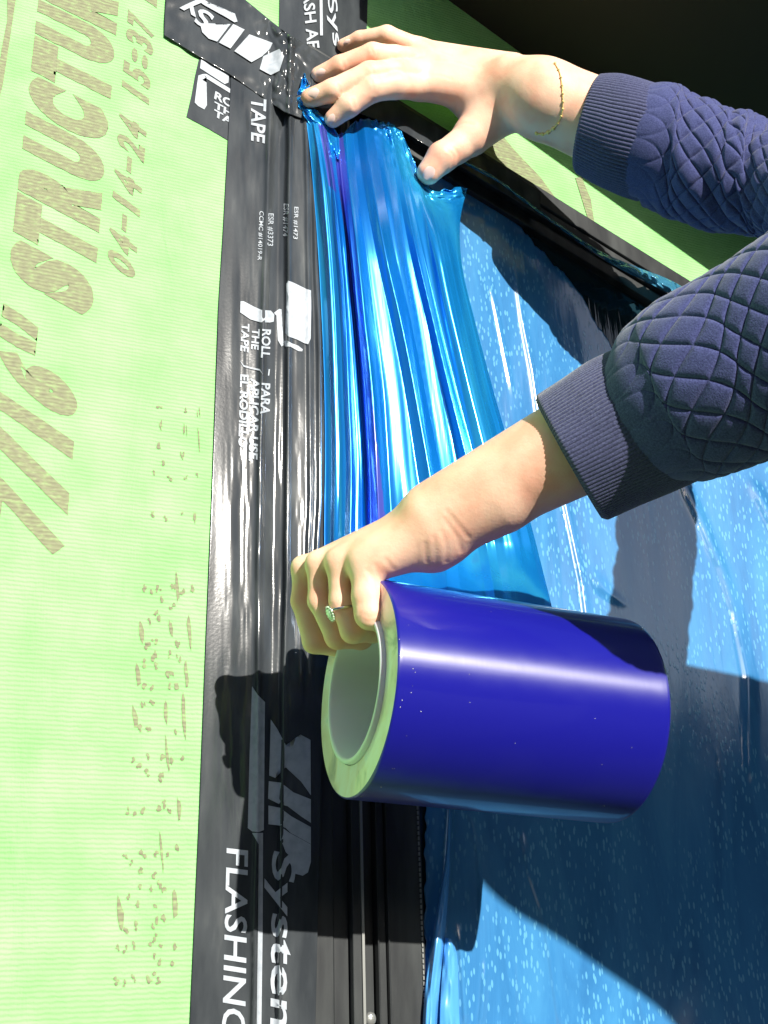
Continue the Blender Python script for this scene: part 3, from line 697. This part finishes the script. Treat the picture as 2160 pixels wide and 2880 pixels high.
def build_arm(palm, fingers, kp, pads=()):
    """palm: list of (jointA, jointB, k); fingers: list of joint chains"""
    allp = [j for a, b, k in palm for j in (a, b)]+[j for f in fingers for j in f]
    pts_ = np.array([C(j[0], j[1], j[2]) for j in allp]); fd = Field(pts_.min(0)-.045, pts_.max(0)+.045, .0013)
    G_ = fd.F.copy()
    for a, b, k in palm:
        (pa, ra), (pb, rb) = J(*a), J(*b); fd.caps(G_, pa, pb, ra, rb, k)
    T_ = G_.copy()
    for chain in fingers:
        Fi = np.full(fd.n, .05, np.float32); ps = [J(*j) for j in chain]
        for (pa, ra), (pb, rb) in zip(ps[:-1], ps[1:]): fd.caps(Fi, pa, pb, ra, rb, .003)
        pp = np.array([p for p, _ in ps]); sl_ = fd.box(pp.min(0), pp.max(0), .022)
        T_[sl_] = np.minimum(T_[sl_], smin(Fi[sl_], G_[sl_], kp))
    return fd.mesh(T_)

# upper hand: pinky, ring, middle, index, thumb
Wr = (1525, 280, 1.07, 102); Wr2 = (1530, 266, 1.08, 94); Cf = (1760, 378, 1.06, 112); Ca = (1440, 242, 1.095, 86)
mcp = [(1180, 142, 1.125, 32), (1184, 172, 1.113, 36), (1184, 206, 1.105, 38), (1176, 242, 1.10, 38)]
palmU = [(Cf, Wr, .01), (Cf, Wr2, .01), (Wr, Ca, .012),
         ((1440, 195, 1.115, 42), mcp[0], .012), ((1440, 215, 1.11, 48), mcp[1], .012), ((1440, 240, 1.105, 54), mcp[2], .012), ((1430, 275, 1.10, 54), mcp[3], .012),
         ((1430, 285, 1.095, 66), (1330, 372, 1.095, 50), .016), ((1310, 262, 1.12, 58), (1345, 320, 1.11, 48), .016)]
fU = [[mcp[0], (1088, 100, 1.11, 24), (1012, 111, 1.117, 20), (966, 128, 1.122, 16.5)],
      [mcp[1], (1110, 162, 1.092, 29), (1048, 153, 1.083, 28), (955, 186, 1.083, 25), (896, 211, 1.088, 20)],
      [mcp[2], (1110, 203, 1.08, 31), (1040, 210, 1.068, 32), (935, 255, 1.062, 28), (872, 276, 1.066, 23.5)],
      [mcp[3], (1110, 240, 1.075, 33), (1046, 250, 1.065, 32), (980, 298, 1.062, 28), (937, 334, 1.066, 22)],
      [(1425, 300, 1.095, 66), (1325, 386, 1.09, 50), (1285, 416, 1.085, 42), (1243, 443, 1.08, 42), (1206, 485, 1.078, 33)]]
fU = [[f[0]]+[(x, y, z, r*(1.13 if k < 4 else 1.03)) for x, y, z, r in f[1:]] for k, f in enumerate(fU)]
VU, QU = build_arm(palmU, fU, .006)
# lower fist: index (furthest), middle, ring, little finger (nearest)
m2 = [(852, 1596, .745, 29), (895, 1584, .728, 31), (955, 1582, .712, 35), (1025, 1590, .700, 40)]
WL = (1232, 1452, .712, 104); WL2 = (1225, 1462, .70, 96)
palmL = [((1690, 1215, .69, 140), WL, .01), ((1690, 1215, .68, 138), WL2, .01),
         ((1190, 1462, .735, 52), m2[0], .012), ((1195, 1470, .72, 60), m2[1], .012), ((1200, 1480, .712, 66), m2[2], .012), ((1200, 1500, .70, 72), m2[3], .012),
         ((1235, 1518, .70, 58), (1060, 1572, .70, 46), .014), ((1262, 1535, .70, 34), (1225, 1556, .70, 44), .012), ((1265, 1500, .695, 52), (1400, 1415, .69, 78), .014)]
fL = [[m2[0], (850, 1690, .745, 31), (884, 1805, .742, 32), (975, 1822, .75, 30), (1030, 1800, .77, 26)],
      [m2[1], (897, 1690, .725, 31), (948, 1792, .722, 33), (1015, 1795, .74, 31), (1060, 1780, .76, 26)],
      [m2[2], (958, 1690, .708, 32), (992, 1775, .706, 34), (1050, 1775, .725, 32), (1085, 1760, .745, 26)],
      [m2[3], (1034, 1680, .692, 44), (1040, 1728, .688, 42), (1078, 1748, .705, 34), (1100, 1740, .735, 27)]]
# thumb closes round the back of the core, hidden from here
fL.append([(1110, 1540, .745, 50), (1000, 1620, .79, 34), (1010, 1700, .80, 30), (1040, 1760, .79, 26)])
def zs(j): return (j[0], j[1], j[2]+.02, j[3])
VL, QL = build_arm([(zs(a), zs(b), k) for a, b, k in palmL], [[zs(j) for j in f] for f in fL], .006)

person = empty('person'); tag(person, 'person in a navy quilted jacket reaching in from the right with both hands', 'person')
V = np.concatenate([VU, VL]); Q = np.concatenate([QU, QL+len(VU)])
body = mesh_obj('body', V, Q, MS, person)
bm = bmesh.new(); bm.from_mesh(body.data)
for _ in range(2): bmesh.ops.smooth_vert(bm, verts=bm.verts, factor=.5, use_axis_x=True, use_axis_y=True, use_axis_z=True)
bmesh.ops.recalc_face_normals(bm, faces=bm.faces); bm.normal_update()
bvh = BVHTree.FromBMesh(bm); bm.to_mesh(body.data); bm.free()
campos = Vector((0, -DW, 0))
def hit(px, py):
    d_ = Vector(P(px, py))-campos; d_.normalize(); r = bvh.ray_cast(campos, d_)
    return (r[0], r[1]) if r[0] is not None else (None, None)
# skin creases pressed into the body along lines on the skin
creases = [[(1035, 180), (1050, 200), (1048, 228)], [(1046, 176), (1062, 200), (1062, 224)], [(1052, 128), (1060, 146), (1058, 166)], [(1044, 134), (1050, 150)],
           [(1050, 215), (1062, 238), (1058, 264)], [(1040, 222), (1050, 240), (1048, 262)], [(1255, 418), (1275, 440), (1270, 468)], [(1266, 410), (1288, 432), (1286, 460)],
           [(950, 240), (956, 258)], [(962, 172), (968, 190)], [(990, 282), (996, 302)], [(1190, 215), (1230, 212), (1270, 222)], [(1225, 170), (1280, 175), (1330, 190)], [(1215, 140), (1270, 158)],
           [(1275, 360), (1300, 348), (1330, 350)],
           [(1256, 1439), (1300, 1490), (1318, 1512)], [(1249, 1461), (1285, 1512), (1298, 1550)], [(1242, 1497), (1256, 1540), (1254, 1580)], [(1220, 1512), (1227, 1570), (1220, 1600)],
           [(1195, 1530), (1200, 1580)], [(1057, 1590), (1069, 1629), (1086, 1650)], [(1033, 1605), (1052, 1629), (1069, 1662)], [(1085, 1575), (1105, 1600)],
           [(845, 1610), (852, 1640)], [(925, 1730), (950, 1738), (975, 1735)], [(1010, 1725), (1040, 1735), (1065, 1728)], [(1010, 1738), (1038, 1748), (1062, 1742)], [(915, 1600), (918, 1640)], [(1010, 1460), (1080, 1420), (1140, 1400)]]
cps = []
for cr_ in creases:
    for x_, y_ in interp(cr_, np.linspace(0, 1, 14)):
        p, n = hit(x_, y_)
        if p is not None: cps.append(p)
from mathutils.kdtree import KDTree
kd = KDTree(len(cps))
for i, p in enumerate(cps): kd.insert(p, i)
kd.balance()
co = np.empty(len(body.data.vertices)*3); body.data.vertices.foreach_get('co', co); co = co.reshape(-1, 3)
key = lambda a_: (np.floor(a_/.006).astype(np.int64)+5000) @ np.array([1, 10000, 100000000], dtype=np.int64)
cells = set()
for dx in (-1, 0, 1):
    for dy in (-1, 0, 1):
        for dz in (-1, 0, 1): cells.update(key(np.array([tuple(p) for p in cps])+np.array([dx, dy, dz])*.006).tolist())
near = np.nonzero(np.isin(key(co), np.array(list(cells))))[0]
for i in near:
    v = body.data.vertices[int(i)]; _, _, d_ = kd.find(v.co)
    if d_ < .006: v.co -= v.normal*(.00022*math.exp(-(d_/.0012)**2)-.00012*math.exp(-((d_-.003)/.0014)**2))
body.data.update()
# nails
def nail(px, py, dx, dy, lpx, wpx):
    p, n = hit(px, py)
    if p is None: return
    if n.dot(p-campos) > 0: n = -n
    q, _ = hit(px+dx*6, py+dy*6)
    q = q or Vector(C(px+dx*6, py+dy*6, (p-campos).length))
    a = (q-p); a -= n*a.dot(n); a.normalize(); b = n.cross(a)
    sc_ = (p-campos).length/FPX; L_, W_ = lpx*sc_/2, wpx*sc_/2
    nu, nv = 9, 9; pts_ = np.zeros((nu, nv, 3))
    for i in range(nu):
        for j in range(nv):
            x_ = -1+2*i/(nu-1); y_ = -1+2*j/(nv-1); k = math.sqrt(max(0, 1-.5*y_*y_))*1.1; k2 = math.sqrt(max(0, 1-.35*x_*x_))
            pts_[i, j] = p+a*(x_*L_*k)+b*(y_*W_*k2)+n*(.0007-.0016*y_*y_-.0007*x_*x_)
    grid_obj('fingernail', pts_, MNAIL, person)
nail(902, 204, -.9, .35, 26, 22); nail(882, 262, -.95, .3, 30, 28); nail(930, 333, -.6, .75, 26, 22); nail(975, 118, -.85, .5, 20, 16); nail(1207, 487, -.5, .85, 34, 30)

# ------------------------------------------------------------------ jacket sleeves
def tube(stations, name, mat, nlen, nround, disp, depth=1.0, parent=person, thick=0, rim_in=True):
    st = np.array(stations, float)        # topx, topy, botx, boty, z
    t_ = np.linspace(0, 1, nlen); S = interp(st, t_)
    T3 = C(S[:, 0], S[:, 1], S[:, 4]); B3 = C(S[:, 2], S[:, 3], S[:, 4]); c_ = (T3+B3)/2; hv = (T3-B3)/2; rad = np.linalg.norm(hv, axis=1)
    L_ = np.concatenate([[0], np.cumsum(np.linalg.norm(np.diff(c_, axis=0), axis=1))])
    tang = np.gradient(c_, axis=0); tang /= np.linalg.norm(tang, axis=1)[:, None]
    view = c_-np.array([0, -DW, 0]); dn = np.cross(tang, hv); dn /= np.linalg.norm(dn, axis=1)[:, None]
    a = np.linspace(0, 2*math.pi, nround, endpoint=False)
    ca, sa = np.cos(a)[None, :, None], np.sin(a)[None, :, None]
    dirn = hv[:, None]*ca+dn[:, None]*(rad*depth)[:, None, None]*sa
    unit = dirn/np.linalg.norm(dirn, axis=2, keepdims=True)
    pts_ = c_[:, None]+dirn+unit*disp(L_[:, None]*np.ones((1, nround)), (a/(2*math.pi))[None, :]*np.ones((nlen, 1)), rad.mean())[..., None]
    return grid_obj(name, pts_, mat, parent, wrap=True, thick=thick)
def quilt(pl, N, amp, fold_amp=0, seed=0):
    def f(u, v, r):
        uu = u+.0015*np.sin(v*2*math.pi*2+1)
        a = np.abs(np.sin(math.pi*(uu/pl+v*N))); b = np.abs(np.sin(math.pi*(uu/pl-v*N)))
        m = np.minimum(a, b)
        h = amp*(1-np.exp(-m*4.2))*(.8+.2*np.sqrt(a*b))
        if fold_amp:
            h = h+fold_amp*(vnoise2(u*70+3*np.sin(v*6.28), v*5, seed)*.7+np.abs(vnoise(u*95+2.5*np.sin(v*6.28+1), seed+3))*.8)
        h = h+.0012*vnoise2(u*40, v*9, seed+8)
        return h*(.25+.75*sstep(.0, .03, u))
    return f
def rib(N, amp, seed):
    def f(u, v, r):
        h = amp*np.cos(v*2*math.pi*N)
        h = h+.0009*vnoise2(u*45, v*14, seed)
        L_ = u.max(); e = np.minimum(u, L_-u)
        return h-.0022*(1-sstep(0, .003, e))
    return f
# lower arm
cL = [(1507, 1124, 1696, 1459, 0.708), (1580, 1074, 1790, 1420, 0.704), (1660, 1022, 1885, 1378, 0.700), (1765, 975, 1990, 1330, 0.696)]
tube(cL, 'sleeve_cuff', MK, 90, 900, rib(112, .00042, 5), .92, thick=.0022)
sL = [(1748, 985, 1960, 1322, 0.692), (1745, 942, 1985, 1345, 0.690), (1800, 895, 2030, 1330, 0.685), (1900, 832, 2100, 1304, 0.675), (2030, 755, 2200, 1268, 0.665), (2180, 655, 2330, 1220, 0.650), (2380, 520, 2500, 1150, 0.630), (2620, 380, 2700, 1060, 0.600), (2900, 240, 2950, 960, 0.570)]
o = tube(sL, 'jacket_sleeve', MJ, 420, 420, quilt(.0195, 16, .0023, 0, 3), .95, thick=.001)
# upper arm
cU = [(1692, 222, 1612, 476, 1.06), (1735, 222, 1668, 505, 1.055), (1790, 230, 1735, 535, 1.05), (1864, 256, 1808, 560, 1.05)]
tube(cU, 'sleeve_cuff', MK, 80, 800, rib(88, .00055, 9), .85, thick=.0022)
sU = [(1850, 262, 1800, 548, 1.05), (1862, 246, 1806, 566, 1.048), (1920, 270, 1880, 600, 1.045), (1990, 298, 1960, 625, 1.035), (2070, 326, 2060, 640, 1.025), (2160, 352, 2160, 658, 1.01), (2300, 400, 2300, 700, .96), (2520, 470, 2520, 790, .90), (2800, 560, 2780, 900, .80), (3100, 560, 3080, 1000, .68)]
tube(sU, 'jacket_sleeve', MJ, 420, 380, quilt(.0165, 14, .0030, .0035, 6), .9, thick=.001)

# rest of the person, to the right of the photographer and out of the frame
def blobs(name, caps_, h, mat, smooth=2):
    A = np.array([c[0] for c in caps_]+[c[1] for c in caps_]); fd = Field(A.min(0)-.22, A.max(0)+.22, h); G_ = fd.F.copy()+.2
    for a_, b_, ra, rb, k in caps_:
        fd.caps(G_, a_, b_, ra, rb, k)
    V_, Q_ = fd.mesh(G_); o = mesh_obj(name, V_, Q_, mat, person)
    bm = bmesh.new(); bm.from_mesh(o.data)
    for _ in range(smooth): bmesh.ops.smooth_vert(bm, verts=bm.verts, factor=.5, use_axis_x=True, use_axis_y=True, use_axis_z=True)
    bmesh.ops.recalc_face_normals(bm, faces=bm.faces); bm.to_mesh(o.data); bm.free(); return o
eL = tuple(C(2925, 600, .57)); eU = tuple(C(3090, 780, .69))
blobs('jacket', [(eL, (.60, -.76, .46), .055, .085, .02), (eU, (1.08, -.82, .46), .06, .08, .02), ((.60, -.76, .46), (1.08, -.84, .47), .085, .08, .03), ((.60, -.78, .44), (.84, -.86, .35), .085, .10, .04),
      ((.86, -.84, .3), (.88, -.86, -.05), .13, .12, .05), ((.88, -.86, -.05), (.88, -.86, -.22), .12, .14, .05), ((.96, -.86, .48), (.97, -.86, .54), .065, .06, .03)], .009, MJ)
MTR = M('dark_trousers', (.03, .03, .035), rough=.9).m
blobs('trousers', [((.88, -.86, -.2), (.81, -.84, -.5), .13, .08, .03), ((.88, -.86, -.2), (.97, -.86, -.5), .13, .08, .03), ((.81, -.84, -.5), (.80, -.86, -.92), .075, .055, .01), ((.97, -.86, -.5), (.99, -.88, -.92), .075, .055, .01)], .011, MTR)
blobs('shoe', [((.80, -.88, -.945), (.78, -.72, -.95), .04, .035, .01), ((.99, -.90, -.945), (.99, -.74, -.95), .04, .035, .01)], .008, MDARK)
hd = np.array((.98, -.84, .68))
blobs('head', [(tuple(hd+(0, .0, .03)), tuple(hd+(0, -.03, .03)), .08, .08, .02), (tuple(hd+(0, .02, -.03)), tuple(hd+(0, .035, -.075)), .055, .035, .02), (tuple(hd+(0, .085, .0)), tuple(hd+(0, .097, -.025)), .008, .012, .012), (tuple(hd+(.075, 0, 0)), tuple(hd+(.078, 0, -.03)), .012, .008, .004), (tuple(hd+(-.075, 0, 0)), tuple(hd+(-.078, 0, -.03)), .012, .008, .004), (tuple(hd+(0, -.02, -.05)), (.97, -.86, .52), .05, .052, .02)], .005, MS)
MHAIR = M('brown_hair', (.06, .035, .02), rough=.5).m
blobs('hair', [(tuple(hd+(0, -.015, .045)), tuple(hd+(0, -.04, .02)), .088, .09, .02), (tuple(hd+(0, -.05, .0)), tuple(hd+(0, -.06, -.12)), .08, .06, .02)], .006, MHAIR)

# ------------------------------------------------------------------ ring and bracelet
ring = empty('ring'); tag(ring, 'silver halo ring with a pale cut stone on the lower hand', 'ring')
def finger_frame(j0, j1, f_):
    (a, ra), (b, rb) = J(*j0), J(*j1); p = a+(b-a)*f_; r = ra+(rb-ra)*f_; d_ = Vector(b-a).normalized(); return Vector(p), r, d_
pc, rr, dd = finger_frame(m2[2], fL[2][1], 1.0)
dd = (Vector(J(*fL[2][2])[0])-Vector(J(*m2[2])[0])).normalized()
pc = Vector(C(958, 1712, .7275)); rr = .0080
tv = (campos-pc).normalized(); tv -= dd*tv.dot(dd); tv.normalize(); sv = dd.cross(tv)
def torus(name, c_, ax1, ax2, R1_, R2_, r, mat, parent, n=64, m=10):
    nrm = ax1.cross(ax2).normalized(); pts_ = np.zeros((n+1, m, 3))
    for i in range(n+1):
        a = 2*math.pi*i/n; p = c_+ax1*(R1_*math.cos(a))+ax2*(R2_*math.sin(a)); o_ = (ax1*(math.cos(a)*R2_)+ax2*(math.sin(a)*R1_)).normalized()
        for j in range(m):
            b = 2*math.pi*j/m; pts_[i, j] = p+o_*(r*math.cos(b))+nrm*(r*math.sin(b))
    return grid_obj(name, pts_, mat, parent, wrap=True)
torus('band', pc, tv, sv, rr+.0006, rr+.0006, .0009, MSIL, ring)
ph, nh = hit(938, 1722)
if ph is None: ph = pc+tv*rr; nh = tv
if nh.dot(campos-ph) < 0: nh = -nh
h1 = (sv-nh*sv.dot(nh)).normalized(); h2 = nh.cross(h1); hc = ph+nh*.0022
torus('halo', hc, h1, h2, .0043, .0049, .0007, MSIL, ring, 40, 8)
bm = bmesh.new(); bmesh.ops.create_icosphere(bm, subdivisions=2, radius=1)
for v in bm.verts: v.co = hc+h1*(v.co.x*.0034)+h2*(v.co.y*.0040)+nh*(v.co.z*.0020+.0004)
me = bpy.data.meshes.new('stone'); bm.to_mesh(me); bm.free(); me.materials.append(MGEM); o = bpy.data.objects.new('stone', me); COL.objects.link(o); o.parent = ring
bm = bmesh.new()
for k in range(16):
    a = k/16*2*math.pi; bmesh.ops.create_icosphere(bm, subdivisions=1, radius=.00075, matrix=Matrix.Translation(hc+h1*(.0043*math.cos(a))+h2*(.0049*math.sin(a))+nh*.0005))
me = bpy.data.meshes.new('halo_stones'); bm.to_mesh(me); bm.free(); me.materials.append(MGEM); o = bpy.data.objects.new('halo_stones', me); COL.objects.link(o); o.parent = ring
bp = interp([(1560, 180), (1573, 205), (1579, 235), (1582, 265), (1583, 295), (1580, 322), (1568, 348), (1550, 366), (1530, 376), (1508, 374)], np.linspace(0, 1, 110))
bm = bmesh.new()
for k, (x_, y_) in enumerate(bp):
    p, n = hit(x_, y_)
    if p is None: continue
    if n.dot(campos-p) < 0: n = -n
    rad_ = .00065 if k % 9 else .0014
    if k > 75: rad_ *= 1.5
    bmesh.ops.create_icosphere(bm, subdivisions=1, radius=rad_, matrix=Matrix.Translation(p+n*.0006))
me = bpy.data.meshes.new('bracelet'); bm.to_mesh(me); bm.free(); me.materials.append(MGOLD)
o = bpy.data.objects.new('bracelet', me); COL.objects.link(o); tag(o, 'thin gold chain bracelet on the upper wrist beside the cuff', 'bracelet')
